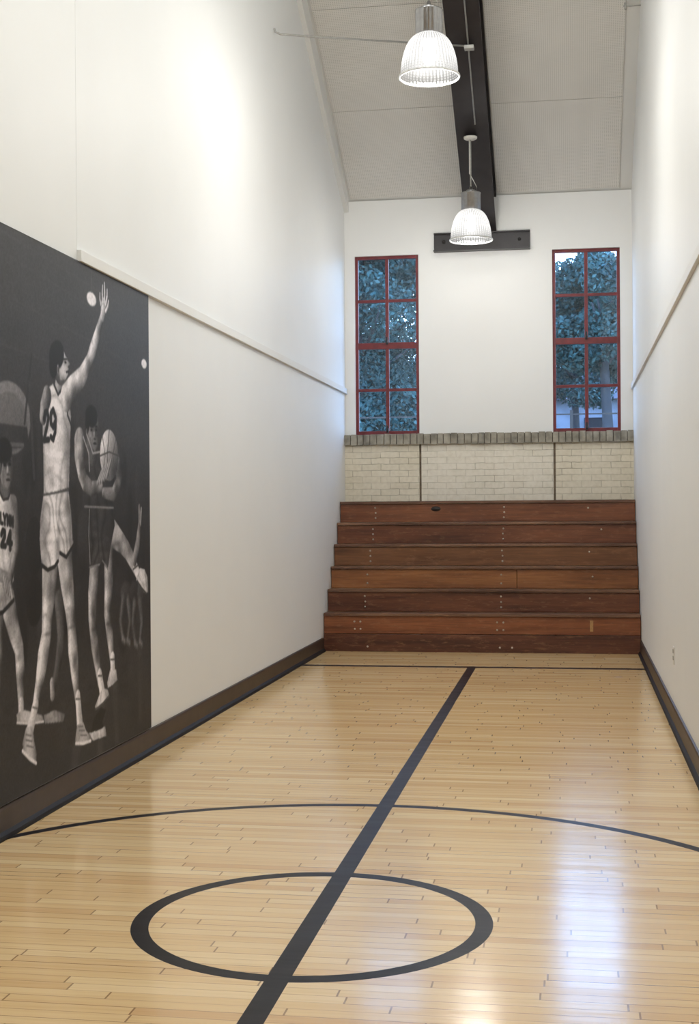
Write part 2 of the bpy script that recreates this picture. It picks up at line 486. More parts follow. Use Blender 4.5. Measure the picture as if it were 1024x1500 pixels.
# ------------------------------------------------------------------ bleacher
bl = empty('bleacher', ((XL+XR)/2, 14.2, 0))
tag(bl, "tall closed-up wooden bleacher seating, mahogany-stained planks, spanning wall to wall", "bleacher")
bx0, bx1 = XL+0.006, XR-0.006
def zrow(k): return 0.386 + 0.2264*k
def yrow(k): return 13.68 + 0.20*k
bolt_mesh = None
def bolts(parent, xs, y, zs):
    global bolt_mesh
    for xx in xs:
        for zz in zs:
            if bolt_mesh is None:
                bm = bmesh.new()
                revolve_bm(bm, [(0.0001, 0.006), (0.006, 0.0055), (0.009, 0.003), (0.0105, 0.0), (0.0105, -0.004)], 14)
                bmesh.ops.rotate(bm, verts=list(bm.verts), cent=(0,0,0), matrix=Matrix.Rotation(math.radians(90), 3, 'X'))
                bolt_mesh = bpy.data.meshes.new('bolt'); bm.to_mesh(bolt_mesh); bm.free(); bolt_mesh.materials.append(M_bolt)
            o = bpy.data.objects.new('bolt', bolt_mesh); COL.objects.link(o)
            o.parent = parent
            o.location = Vector((xx + random.uniform(-0.004, 0.004), y, zz)) - parent.location - bl.location
def board(nm, lo, hi, m, lab=None):
    o = boxes(nm, [(lo, hi)], [m], bevel=0.005, parent=bl)
    if lab: o["label"] = lab
    return o
b0 = board('foot_board', (bx0, 13.625, 0.0), (bx1, 13.655, 0.176), W['g'], "dark brown lower plank touching the floor")
bolts(b0, (-2.05, -0.72, -0.6), 13.625, (0.05,))
b1 = board('riser_board', (bx0, 13.64, 0.180), (bx1, 13.67, 0.356), W['f'])
bolts(b1, (-2.18, -2.12, -0.74, -0.68), 13.64, (0.225, 0.30))
wk = {1: 'e', 3: 'c', 4: 'b', 5: 'a'}
for k in range(1, 6):
    zb, zt = zrow(k-1)+0.001, zrow(k)-0.030
    y = yrow(k)
    if k == 2:
        p = board('riser_board', (bx0, y, zb), (-0.565, y+0.03, zt), W['d'], "orange-brown plank, lighter than its neighbours")
        bolts(p, (-2.11, -0.72), y, (zb+0.05, zb+0.14))
        p = board('riser_board', (-0.562, y, zb), (bx1, y+0.03, zt), W['d'])
        bolts(p, (0.2,), y, (zb+0.12,))
    else:
        p = board('riser_board', (bx0, y, zb), (bx1, y+0.03, zt), W[wk[k]])
        bolts(p, (-2.11, -0.72), y, (zb+0.045, zb+0.10, zb+0.155))
        bolts(p, (0.17,) if k % 2 else (0.3,), y, (zb+0.14,))
for k in range(6):
    yb = (yrow(k+1)+0.0 if k < 5 else 15.03) - 0.002
    y0 = yrow(k)-0.022 if k else 13.618
    board('seat_board', (bx0, y0, zrow(k)-0.028), (bx1, yb, zrow(k)), M_nose)
o = revolve('number_plate', [(0.0001, 0.005), (0.045, 0.005), (0.052, 0.0)], (-1.45, yrow(5)-0.001, zrow(5)-0.085), [M_dplate], parent=bl, n=28)
o.rotation_euler = (math.radians(90), 0, 0); o.scale = (1, 0.5, 1); o["label"] = "small dark oval metal plate"
o = boxes('latch_plate', [((0.165, 13.634, 0.215), (0.198, 13.640, 0.325))], [M_brass], bevel=0.002, parent=bl); o["label"] = "narrow brass latch plate"

# ------------------------------------------------------------------ roof beam
def beam_z(y): return 4.45 + SL*(YF-y)
def beam():
    bm = bmesh.new()
    def run(ya, za, yb, zb):
        hw, tf, tw, dv = 0.165, 0.028, 0.012, 0.44
        parts = [(-hw, hw, 0, tf), (-hw, hw, dv-tf, dv), (-tw, tw, tf, dv-tf)]
        for x0, x1, z0, z1 in parts:
            v = [bm.verts.new(p) for p in ((x0, ya, za+z0), (x1, ya, za+z0), (x1, ya, za+z1), (x0, ya, za+z1),
                                            (x0, yb, zb+z0), (x1, yb, zb+z0), (x1, yb, zb+z1), (x0, yb, zb+z1))]
            for idx in ((0,1,2,3),(7,6,5,4),(0,4,5,1),(1,5,6,2),(2,6,7,3),(3,7,4,0)):
                bm.faces.new([v[i] for i in idx])
    run(YF-0.002, 4.45, YR, 4.45+SL*(YF-YR))
    run(YR, 4.45+SL*(YF-YR), YB, 4.45)
    bmesh.ops.recalc_face_normals(bm, faces=list(bm.faces))
    me = bpy.data.meshes.new('ceiling_beam'); bm.to_mesh(me); bm.free()
    o = new_obj('ceiling_beam', me, (-0.965, 0, 0), None, [M_steel])
    tag(o, "dark painted steel I-beam following the sloped ceiling down to the end wall", "beam")
    return o
bmo = beam()
pl = boxes('bearing_plate', [((-1.49, YF-0.022, 4.27), (-0.435, YF-0.001, 4.478)), ((-1.49, YF-0.10, 4.27), (-0.435, YF-0.001, 4.285)),
                            ((-1.49, YF-0.06, 4.465), (-0.435, YF-0.001, 4.478))], [M_steel], bevel=0.003, parent=bmo)
for xx in (-1.38, -0.55):
    o = revolve('bolt', [(0.0001, 0.018), (0.018, 0.018), (0.020, 0.0)], (xx, YF-0.022, 4.385), [M_dplate], parent=bmo, n=6)
    o.rotation_euler = (math.radians(90), 0, 0)
cd = tube('conduit', [(-0.93, YR+0.3, beam_z(YR+0.3)-0.014), (-0.93, 13.66, beam_z(13.66)-0.014)], 0.008, [M_cond], parent=bmo)
cd["label"] = "thin grey metal conduit clipped under the beam"
jb = boxes('junction_box', [((-0.965, 12.74, beam_z(12.78)-0.07), (-0.875, 12.82, beam_z(12.84)-0.001))], [M_grey], bevel=0.006, parent=bmo)
jb["label"] = "small grey metal junction box"
fc = tube('feed_conduit', [(XL+0.012, 11.44, 5.56), (XL+0.02, 11.44, 5.53), (XL+0.06, 11.46, 5.515), (-2.2, 11.70, 5.56), (-0.955, 12.76, beam_z(12.78)-0.04)], 0.009, [M_cond], parent=bmo)
fc["label"] = "thin grey conduit crossing from wall to beam"

# acoustic panels
def panel(x0, x1, s0, s1):
    L = math.sqrt(1+SL*SL); ang = -math.atan(SL)
    c = (s0+s1)/2; yc = YF - c/L; zc = ZC + SL*(c/L)
    bm = bmesh.new()
    bm_box(bm, (-(x1-x0)/2, -(s1-s0)/2, -0.012), ((x1-x0)/2, (s1-s0)/2, -0.002))
    bmesh.ops.bevel(bm, geom=list(bm.edges), offset=0.003, segments=1, affect='EDGES')
    me = bpy.data.meshes.new('acoustic_panel'); bm.to_mesh(me); bm.free()
    o = new_obj('acoustic_panel', me, ((x0+x1)/2, yc, zc), None, [M_panel])
    o.rotation_euler = (ang, 0, 0)
    tag(o, "pale grey perforated acoustic ceiling panel beside the dark beam", "ceiling panel", "perforated ceiling panels")
for k in range(4):
    s0 = 0.02 + 1.30*k
    for x0, x1 in ((-2.425, -1.135), (-0.795, 0.53)):
        panel(x0, x1, s0+0.003, s0+1.297)

# ------------------------------------------------------------------ pendant lamps
def lamp(x, y, zr, label):
    e = empty('pendant_lamp', (x, y, zr)); tag(e, label, "pendant lamp", "pendant lamps under the beam")
    zt = beam_z(y)
    Hs = 0.315
    prof = []
    for i in range(19):
        u = i/18
        a = u * math.pi * 0.5
        r = 0.205*math.cos(a)**0.62 if u < 0.999 else 0
        z = Hs*math.sin(a)**1.05
        if r < 0.088: r = 0.088
        prof.append((r, z))
        if r <= 0.088: break
    prof[0] = (0.213, 0.0); prof.insert(1, (0.209, 0.012))
    prof[-1] = (0.088, Hs)
    s = revolve('lamp_shade', prof, (x, y, zr), [M_shade], parent=e, n=192, rib=lambda i, k: 1 + 0.006*(1 if k % 4 < 2 else -1))
    s["label"] = "bell-shaped ribbed clear glass shade, brightly lit"
    revolve('shade_rim', [(0.209, 0.0), (0.218, 0.0), (0.221, 0.008), (0.218, 0.016), (0.211, 0.016)], (x, y, zr-0.004), [M_rim], parent=e, n=96)
    zb = zr+Hs
    rib = lambda i, k: 1.0 + (0.012 if k % 8 < 4 else -0.012)
    revolve('housing', [(0.088, 0.0), (0.096, 0.004), (0.096, 0.165), (0.099, 0.168), (0.099, 0.176), (0.09, 0.18), (0.0001, 0.187)], (x, y, zb-0.012), [M_alu], parent=e, n=128, rib=rib)
    revolve('collar', [(0.0001, 0.0), (0.045, 0.0), (0.045, 0.022), (0.018, 0.035), (0.012, 0.06), (0.0001, 0.06)], (x, y, zb+0.168), [M_alu], parent=e, n=32)
    tube('rod', [(x, y, zb+0.22), (x, y, zt-0.03)], 0.007, [M_cond], parent=e)
    tube('power_cable', [(x+0.045, y, zb+0.165), (x+0.06, y, zb+0.22), (x+0.02, y, zb+0.30), (x-0.012, y, zb+0.36), (x-0.012, y, zt-0.03)], 0.004, [M_white], parent=e)
    revolve('canopy', [(0.0001, -0.03), (0.045, -0.03), (0.066, -0.018), (0.068, 0.0), (0.0001, 0.0)], (x, y, zt-0.045), [M_white], parent=e, n=40)
    revolve('bulb', [(0.0001, -0.10), (0.03, -0.095), (0.05, -0.06), (0.05, -0.02), (0.03, 0.03), (0.022, 0.08), (0.0001, 0.08)], (x, y, zr+0.19), [M_bulb], parent=e, n=24)
    return e
lamp(-0.985, 9.72, 4.52, "large bell-shaped glass pendant lamp on a long rod, lit")
lamp(-0.985, 13.77, 4.135, "lit glass pendant lamp hanging close to the end wall")

def point(x, y, z, w, col=(1, 0.98, 0.95), r=0.13):
    l = bpy.data.lights.new('lamp_and_fill_light', 'POINT'); l.energy = w; l.color = col; l.shadow_soft_size = r
    o = bpy.data.objects.new('lamp_and_fill_light', l); COL.objects.link(o); o.location = (x, y, z)
point(-0.985, 9.72, 4.44, 80, r=0.10)
point(-0.985, 13.77, 4.06, 36, r=0.10)
point(-0.985, 5.6, 4.9, 40)  # added fill light out of view, no pendant hangs here
point(-0.985, 1.4, 4.9, 90)  # another added fill, unseen above the near floor, without a fixture
def area(x, y, z, sx, sy, w, col):
    l = bpy.data.lights.new('ridge_fill_light', 'AREA'); l.shape = 'RECTANGLE'; l.size = sx; l.size_y = sy; l.energy = w; l.color = col
    o = bpy.data.objects.new('ridge_fill_light', l); COL.objects.link(o); o.location = (x, y, z)
area(-0.92, 7.4, 8.9, 2.6, 5.0, 330, (0.97, 0.99, 1.0))  # large soft fill added to even out the walls, no fixture there

ps = tube('pipe_bracket', [(XR-0.001, 12.9, 6.08), (0.50, 12.9, 6.08)], 0.007, [M_cond])
tag(ps, "short grey pipe stub fixed to the wall near the ceiling", "pipe bracket")
fl_ = tube('flange', [(0.52, 12.9, 6.05), (0.52, 12.9, 6.11)], 0.012, [M_cond], parent=ps)

oc = empty('wall_outlet', (XR, 9.25, 0.40)); tag(oc, "white rectangular electrical outlet cover on the white wall", "outlet")
boxes('cover_plate', [((XR-0.007, 9.215, 0.402), (XR-0.0005, 9.285, 0.517))], [M_white], bevel=0.002, parent=oc)
for zz in (0.43, 0.475):
    boxes('socket', [((XR-0.009, 9.235, zz), (XR-0.006, 9.265, zz+0.026))], [M_slot], parent=oc)
fo = revolve('floor_outlet', [(0.0001, 0.003), (0.030, 0.003), (0.036, 0.0)], (0.38, 11.78, 0.0005), [M_brass], n=32)
tag(fo, "small round metal floor outlet cover", "floor outlet")

# ------------------------------------------------------------------ mural (flat printed photograph on the wall)
MY0, MY1, MZ0, MZ1 = 5.00, 7.85, 0.150, 2.722
XM = XL + 0.012
NY, NZ = 720, 640
gy = np.linspace(MY0, MY1, NY); gz = np.linspace(MZ0, MZ1, NZ)
GY, GZ = np.meshgrid(gy, gz)

# survey constants used to rectify the picture onto the wall plane (plan metres)
def T(px, py):
    u, v = px-512.0, 744.0-py
    r = 0.007
    u2 = u + v*r; v2 = v - u*r
    xr = -0.1609*2000 + 0.987*u2; yr = 0.987*2000 + 0.1609*u2
    y = XM*yr/xr
    return (y, H + v2*y/yr)

def vnoise(cy, cz, seed):
    r_ = np.random.default_rng(seed)
    a = r_.random((cz+2, cy+2))
    fy = (GY-MY0)/(MY1-MY0)*cy; fz = (GZ-MZ0)/(MZ1-MZ0)*cz
    iy = np.clip(fy.astype(int), 0, cy); iz = np.clip(fz.astype(int), 0, cz)
    ty = fy-iy; tz = fz-iz
    ty = ty*ty*(3-2*ty); tz = tz*tz*(3-2*tz)
    return (a[iz, iy]*(1-ty)+a[iz, iy+1]*ty)*(1-tz) + (a[iz+1, iy]*(1-ty)+a[iz+1, iy+1]*ty)*tz
N1 = vnoise(18, 16, 1); N2 = vnoise(60, 55, 2); N3 = vnoise(140, 120, 3); N4 = vnoise(30, 90, 4)
N5 = vnoise(46, 20, 5); N6 = vnoise(52, 34, 6); N7 = vnoise(300, 270, 8)
G = np.zeros_like(GY)

def over(alpha, val):
    global G
    G = G*(1-alpha) + val*alpha

def limb(pts, tone, dark=0.55, soft=0.008, lightdir=-1, tex=0.15, spec=0.10, muscle=1.0):
    P = [T(a, b)+(r,) for a, b, r in pts]
    best = np.full_like(GY, 1e9); sx = np.zeros_like(GY); sz = np.zeros_like(GY)
    for (y0, z0, r0), (y1, z1, r1) in zip(P[:-1], P[1:]):
        dy, dz = y1-y0, z1-z0
        L2 = dy*dy+dz*dz+1e-9
        t = np.clip(((GY-y0)*dy+(GZ-z0)*dz)/L2, 0, 1)
        ex, ez = GY-(y0+t*dy), GZ-(z0+t*dz)
        rr = r0+(r1-r0)*t
        d = np.sqrt(ex*ex+ez*ez)
        q = d-rr
        m = q < best
        best = np.where(m, q, best); sx = np.where(m, ex/rr, sx); sz = np.where(m, ez/rr, sz)
    al = np.clip(0.5-best/soft, 0, 1)
    side = sx*lightdir*0.75 + sz*0.35
    rim = np.clip(sx*sx+sz*sz, 0, 1)
    lum = tone*(dark+(1-dark)*np.clip(0.62+0.62*side+0.75*muscle*(N6-0.5)-0.18*rim, -0.15, 1.15))
    lum = lum + spec*np.exp(-((side-0.35)/0.22)**2)*tone*(0.5+N5)
    lum = lum*(1-tex/2+tex*N2)*(1-tex/3+tex*0.6*N3)
    over(al, lum)

def poly(pts, tone, dark=0.7, tex=0.25, fold=26.0, lean=5.0):
    P = [T(a, b) for a, b in pts]
    ins = np.zeros_like(GY, bool)
    n = len(P)
    for i in range(n):
        y0, z0 = P[i]; y1, z1 = P[(i+1) % n]
        c = ((z0 > GZ) != (z1 > GZ))
        with np.errstate(divide='ignore', invalid='ignore'):
            xi = (y1-y0)*(GZ-z0)/((z1-z0) if abs(z1-z0) > 1e-9 else 1e-9)+y0
        ins ^= c & (GY < xi)
    ys = [p[0] for p in P]; a, b = min(ys), max(ys)
    u = np.clip((GY-a)/(b-a+1e-6), 0, 1)
    lum = tone*(dark+(1-dark)*np.sin(np.clip(u*0.9+0.12, 0, 1)*math.pi))
    fo_ = np.clip(np.abs(np.sin((GY*fold + N1*7.0 + N5*2.5 + GZ*lean))), 0, 1)**0.6
    lum = lum*(1-tex*0.8+tex*0.8*fo_)*(1-tex/3+tex*0.6*N4)
    m = ins.astype(float)
    m = (m + np.roll(m, 1, 0)+np.roll(m, -1, 0)+np.roll(m, 1, 1)+np.roll(m, -1, 1))/5
    over(m, lum)

def ell(px, py, ry, rz, tone, dark=0.6, soft=0.06, tilt=0.0, tex=0.1, ld=-1):
    cy, cz = T(px, py)
    c, s = math.cos(tilt), math.sin(tilt)
    a = ((GY-cy)*c+(GZ-cz)*s)/ry; b = (-(GY-cy)*s+(GZ-cz)*c)/rz
    d = np.sqrt(a*a+b*b)
    al = np.clip((1-d)/soft+0.5, 0, 1)
    lum = tone*(dark+(1-dark)*np.clip(0.6+0.5*(a*ld)+0.3*b, 0, 1.1))*(1-tex/2+tex*N3)
    over(al, lum)

def smudge(px, py, ry, rz, delta, tilt=0.0):
    """soft tonal modulation of what is already printed"""
    global G
    cy, cz = T(px, py)
    c, s = math.cos(tilt), math.sin(tilt)
    a = ((GY-cy)*c+(GZ-cz)*s)/ry; b = (-(GY-cy)*s+(GZ-cz)*c)/rz
    G = G*(1 + delta*np.exp(-(a*a+b*b)))

def stroke(pts, r, tone):
    limb([(a, b, r) for a, b in pts], tone, dark=0.95, soft=0.006, tex=0.02, spec=0.0, muscle=0.2)

# --- backdrop
zt = (GZ-MZ0)/(MZ1-MZ0)
G = 0.215 - 0.085*np.exp(-((zt-0.42)/0.20)**2) + 0.014*(N1-0.5) + 0.010*(N3-0.5)
for a, b in (((-60, 330), (215, 500)), ((-60, 395), (215, 545)), ((-60, 300), (215, 470)), ((-60, 480), (110, 545))):
    stroke([a, b], 0.006, 0.235)
fz = T(120, 985)[1]
flm = np.clip((fz-GZ)/0.05, 0, 1)
over(flm, 0.17+0.06*N4*np.clip((GZ-MZ0)/0.6, 0, 1)+0.03*(N1-0.5))
for a, b, r_, tn in (((150, 1020), (146, 1110), 0.05, 0.26), ((168, 1000), (172, 1085), 0.05, 0.25), ((112, 1100), (108, 1130), 0.06, 0.25), ((205, 960), (206, 1050), 0.04, 0.24)):
    limb([(a[0], a[1], r_), (b[0], b[1], r_*0.7)], tn, 0.9, soft=0.05, spec=0)
for i in range(60):
    px = random.uniform(18, 214); py = random.uniform(640, 940)
    ell(px, py, 0.03+random.random()*0.06, 0.05+random.random()*0.11, 0.10+random.random()*0.11, 0.8, 0.5)
ell(134, 438, 0.072, 0.036, 0.96, 0.95, 0.25); ell(211, 533, 0.050, 0.028, 0.92, 0.95, 0.25)
stroke([(134, 398), (134, 428)], 0.004, 0.30)
# far basket
ell(14, 612, 0.24, 0.165, 0.50, 0.85, 0.06); ell(14, 618, 0.20, 0.135, 0.42, 0.85, 0.08)
poly([(-14, 618), (40, 626), (42, 655), (-14, 660)], 0.20, tex=0.05)
stroke([(2, 650), (34, 652)], 0.010, 0.36)
stroke([(36, 620), (46, 520)], 0.010, 0.17)
stroke([(43, 560), (50, 700)], 0.014, 0.22)
# distant out-of-focus players by the edge
ell(184, 868, 0.09, 0.06, 0.26, soft=0.4); ell(196, 866, 0.07, 0.06, 0.20, soft=0.4); ell(206, 870, 0.06, 0.07, 0.28, soft=0.4)
for (x0, y0), (x1, y1), (x2, y2) in (((181, 878), (177, 908), (180, 935)), ((188, 880), (191, 910), (187, 938)), ((197, 884), (195, 912), (198, 942)), ((205, 884), (208, 912), (205, 940))):
    limb([(x0, y0, 0.034), (x1, y1, 0.028), (x2, y2, 0.018)], 0.38, 0.45, soft=0.03)
    limb([(x2, y2, 0.018), (x2+3, y2+4, 0.018)], 0.48, 0.7, soft=0.03)
ell(50, 800, 0.10, 0.14, 0.10); ell(50, 880, 0.10, 0.12, 0.09)
limb([(86, 880, 0.055), (90, 930, 0.050), (86, 965, 0.040), (78, 1012, 0.026)], 0.42, 0.35, soft=0.014)
limb([(76, 1000, 0.026), (77, 1018, 0.030)], 0.70)
poly([(64, 1048), (80, 1040), (95, 1046), (93, 1057), (66, 1060)], 0.62)

# --- player 24 (edge of the print)
limb([(7, 712, 0.050), (8, 730, 0.055)], 0.42)
ell(9, 683, 0.076, 0.106, 0.62, 0.28, tilt=0.1)
poly([(3, 690), (16, 690), (15, 708), (11, 717), (6, 712)], 0.50, 0.6, 0.05)
ell(6, 660, 0.086, 0.058, 0.06, 0.9, 0.2); ell(-1, 676, 0.028, 0.060, 0.07, 0.9, 0.3)
ell(14, 680, 0.014, 0.008, 0.07, 0.9, 0.3); ell(7, 681, 0.014, 0.008, 0.07, 0.9, 0.3)
smudge(14, 679, 0.025, 0.018, -0.4); smudge(7, 680, 0.025, 0.018, -0.4)
ell(14, 675, 0.018, 0.004, 0.10, 0.9, 0.3); ell(6, 676, 0.018, 0.004, 0.10, 0.9, 0.3)
ell(11, 689, 0.010, 0.020, 0.74, 0.7, 0.4); ell(12, 695, 0.018, 0.006, 0.28, 0.9, 0.5); ell(12, 703, 0.024, 0.006, 0.12, 0.9, 0.3); ell(12, 706, 0.020, 0.005, 0.46, 0.9, 0.4)
ell(0, 686, 0.012, 0.025, 0.40, 0.6, 0.3)
limb([(11, 880, 0.078), (21, 925, 0.060), (28, 950, 0.050), (30, 985, 0.050), (31, 1042, 0.026)], 0.82, 0.30)
smudge(28, 946, 0.05, 0.03, 0.15); smudge(27, 965, 0.04, 0.02, -0.3)
limb([(-6, 890, 0.08), (-4, 960, 0.055), (-6, 1050, 0.03)], 0.60, 0.40)
limb([(31, 1030, 0.029), (31, 1050, 0.034)], 0.92)
poly([(24, 1046), (36, 1040), (50, 1044), (62, 1048), (64, 1056), (40, 1059), (25, 1058)], 0.80)
stroke([(25, 1059), (44, 1060), (64, 1057)], 0.006, 0.9)
poly([(-22, 735), (0, 722), (5, 730), (12, 728), (15, 722), (22, 736), (24, 780), (20, 850), (14, 862), (-22, 870)], 0.95, 0.62, 0.32)
poly([(-22, 862), (17, 852), (20, 880), (4, 898), (-22, 905)], 0.86, 0.55, 0.45, 34)
stroke([(-20, 904), (4, 897), (20, 879)], 0.010, 0.10)
stroke([(0, 722), (5, 732), (12, 730), (15, 722)], 0.007, 0.15)
limb([(19, 740, 0.050), (23, 775, 0.042), (23, 805, 0.034), (14, 850, 0.030)], 0.66, 0.28); limb([(14, 850, 0.032), (0, 842, 0.030), (-10, 835, 0.028)], 0.72, 0.4)
for k in range(4):
    limb([(6+k*3, 846+k*3, 0.012), (9+k*3, 866+k*3, 0.010)], 0.76, 0.4)
K = 0.11
stroke([(1, 752), (1, 766), (4, 767)], 0.009, K)
stroke([(5, 753), (7, 760), (9, 754)], 0.009, K); stroke([(7, 760), (7, 768)], 0.009, K)
stroke([(11, 769), (11, 755), (14, 769), (14, 756)], 0.009, K)
stroke([(16, 770), (16, 757), (19, 771), (19, 758)], 0.009, K)
stroke([(2, 783), (4, 777), (7, 779), (7, 786), (2, 799), (8, 800)], 0.014, K)
stroke([(15, 804), (15, 779), (11, 794), (17, 796)], 0.014, K)

# --- player with the ball (dark uniform)
limb([(141, 815, 0.085), (136, 870, 0.070), (135, 905, 0.054), (139, 945, 0.056), (146, 1000, 0.030)], 0.72, 0.26)
limb([(160, 810, 0.08), (159, 865, 0.064), (157, 897, 0.050), (161, 930, 0.052), (165, 975, 0.029)], 0.78, 0.28)
smudge(135, 908, 0.035, 0.022, 0.25); smudge(137, 922, 0.035, 0.012, -0.35); smudge(157, 900, 0.035, 0.022, 0.25); smudge(158, 914, 0.035, 0.012, -0.35)
limb([(146, 988, 0.034), (150, 1015, 0.040)], 0.96, 0.7, muscle=0.3); limb([(165, 963, 0.032), (165, 985, 0.038)], 0.96, 0.7, muscle=0.3)
stroke([(144, 990), (149, 990)], 0.005, 0.35); stroke([(162, 966), (168, 966)], 0.005, 0.35)
poly([(139, 1035), (147, 1014), (152, 1008), (158, 1010), (160, 1018), (150, 1030), (141, 1040)], 0.94)
poly([(157, 1000), (161, 982), (170, 980), (172, 996), (164, 1004), (158, 1008)], 0.92)
stroke([(140, 1039), (150, 1031), (160, 1019)], 0.006, 0.35)
# kicked out leg
limb([(154, 768, 0.090), (166, 782, 0.080), (178, 795, 0.062), (186, 806, 0.055), (193, 820, 0.050), (200, 838, 0.032)], 0.84, 0.28)
smudge(180, 799, 0.05, 0.025, 0.25); smudge(172, 797, 0.08, 0.02, -0.35)
limb([(198, 830, 0.036), (205, 848, 0.040)], 0.96, 0.7, muscle=0.3)
stroke([(195, 834), (202, 828)], 0.006, 0.3)
poly([(199, 850), (205, 832), (212, 834), (216, 846), (217, 868), (211, 868), (205, 856)], 0.88)
stroke([(201, 851), (208, 862), (214, 869)], 0.007, 0.25)
limb([(204, 742, 0.016), (205, 765, 0.026), (202, 795, 0.040), (197, 820, 0.040)], 0.66, 0.35)
limb([(207, 745, 0.010), (206, 768, 0.012)], 0.72)
# plain dark shorts
poly([(128, 742), (150, 735), (166, 742), (168, 770), (162, 800), (158, 835), (150, 822), (146, 828), (131, 832), (128, 790)], 0.25, 0.5, 0.7, 30)
stroke([(131, 745), (130, 785), (132, 826)], 0.006, 0.55)
stroke([(131, 831), (146, 827)], 0.005, 0.50); stroke([(150, 821), (158, 833)], 0.005, 0.50)
poly([(112, 640), (120, 632), (128, 642), (138, 660), (158, 665), (168, 690), (164, 745), (128, 745), (120, 700)], 0.22, 0.5, 0.6, 24)
limb([(117, 648, 0.078), (116, 668, 0.066), (119, 692, 0.052), (124, 706, 0.050), (134, 716, 0.042), (148, 712, 0.032)], 0.70, 0.20)
smudge(116, 655, 0.04, 0.03, 0.2); smudge(121, 702, 0.03, 0.02, -0.3)
limb([(162, 650, 0.058), (172, 680, 0.054), (175, 704, 0.046), (166, 724, 0.040), (152, 722, 0.030)], 0.56, 0.22)
# ball
ell(160, 667, 0.148, 0.140, 0.80, 0.30, 0.04)
smudge(154, 648, 0.06, 0.05, 0.15); smudge(168, 690, 0.07, 0.05, -0.30)
stroke([(160, 630), (157, 668), (160, 705)], 0.0045, 0.24); stroke([(146, 668), (160, 662), (174, 668)], 0.0045, 0.24)
stroke([(150, 639), (154, 668), (150, 697)], 0.004, 0.28); stroke([(170, 641), (165, 668), (170, 695)], 0.004, 0.28)
for k in range(5):
    limb([(143+k*3.2, 708-k*2, 0.016), (146+k*3.3, 699-k*3, 0.013), (149+k*3.4, 690-k*4, 0.010)], 0.70, 0.3, muscle=0.4)
limb([(132, 648, 0.055), (136, 664, 0.07)], 0.34)
# head
ell(137, 630, 0.080, 0.105, 0.58, 0.24, tilt=-0.15)
poly([(131, 640), (144, 640), (143, 654), (139, 661), (134, 655)], 0.46, 0.5, 0.05)
ell(134, 610, 0.090, 0.058, 0.05, 0.9, 0.2); ell(128, 620, 0.030, 0.050, 0.06, 0.9, 0.3)
for xx in (134, 141):
    smudge(xx, 629, 0.026, 0.016, -0.45); ell(xx, 630, 0.014, 0.0065, 0.05, 0.9, 0.3)
    ell(xx, 625, 0.020, 0.004, 0.07, 0.9, 0.3)
ell(138, 637, 0.010, 0.020, 0.66, 0.6, 0.4); ell(139, 643, 0.019, 0.006, 0.20, 0.9, 0.5); ell(139, 650, 0.026, 0.007, 0.08, 0.9, 0.3); ell(139, 653, 0.022, 0.005, 0.44, 0.9, 0.4)
smudge(133, 640, 0.02, 0.025, 0.25)
ell(127, 634, 0.012, 0.024, 0.38, 0.6, 0.3)
stroke([(122, 640), (130, 664), (131, 690)], 0.006, 0.66); stroke([(127, 636), (136, 664), (146, 662)], 0.006, 0.66)
stroke([(124, 742), (166, 744)], 0.006, 0.50)
poly([(132, 1078), (138, 1052), (148, 1036), (155, 1040), (150, 1058), (154, 1075), (140, 1082)], 0.11)
poly([(130, 1074), (143, 1070), (154, 1064), (156, 1078), (136, 1085)], 0.93)

# --- player 29 (tall, reaching up)
limb([(74, 815, 0.105), (72, 860, 0.088), (69, 905, 0.064), (68, 930, 0.058), (63, 962, 0.066), (58, 1000, 0.050), (50, 1045, 0.030)], 0.90, 0.34)
limb([(94, 805, 0.105), (98, 850, 0.088), (103, 895, 0.064), (105, 920, 0.058), (107, 952, 0.066), (110, 990, 0.050), (115, 1035, 0.030)], 0.88, 0.34)
for (kx, ky) in ((69, 915), (104, 905)):
    smudge(kx, ky, 0.038, 0.026, 0.16); smudge(kx, ky+14, 0.045, 0.010, -0.35); smudge(kx-3, ky-14, 0.03, 0.012, -0.18)
smudge(74, 850, 0.03, 0.11, -0.18); smudge(95, 850, 0.03, 0.11, -0.15)
limb([(52, 1033, 0.036), (43, 1075, 0.042)], 0.96, 0.7, muscle=0.3); limb([(114, 1020, 0.034), (117, 1062, 0.042)], 0.96, 0.7, muscle=0.3)
for a, b in (((48, 1036), (55, 1038)), ((111, 1024), (118, 1024))):
    stroke([a, b], 0.005, 0.45)
poly([(33, 1088), (38, 1066), (48, 1064), (50, 1085), (54, 1104), (53, 1116), (45, 1113), (34, 1102)], 0.84, 0.55)
stroke([(33, 1100), (44, 1112), (53, 1118)], 0.009, 0.96)
poly([(110, 1085), (113, 1062), (122, 1058), (126, 1070), (134, 1080), (130, 1087), (112, 1090)], 0.80, 0.55)
stroke([(111, 1089), (122, 1089), (133, 1085)], 0.009, 0.96)
for a, b in (((38, 1076), (46, 1078)), ((38, 1084), (47, 1086)), ((39, 1092), (49, 1095)), ((115, 1064), (122, 1064)), ((116, 1070), (124, 1070)), ((118, 1077), (127, 1077))):
    stroke([a, b], 0.004, 0.45)
# shorts
poly([(64, 722), (100, 716), (103, 740), (106, 765), (108, 800), (97, 818), (88, 812), (86, 822), (80, 832), (70, 838), (61, 830), (58, 790), (59, 760)], 0.99, 0.55, 0.42, 34)
stroke([(61, 828), (70, 835), (80, 830), (85, 822)], 0.010, 0.10); stroke([(88, 810), (97, 816), (108, 798)], 0.010, 0.10)
stroke([(104, 735), (107, 790)], 0.007, 0.18)
smudge(86, 780, 0.022, 0.14, -0.28); smudge(66, 800, 0.03, 0.10, -0.16); smudge(96, 740, 0.05, 0.03, -0.12)
stroke([(64, 724), (100, 717)], 0.009, 0.30)
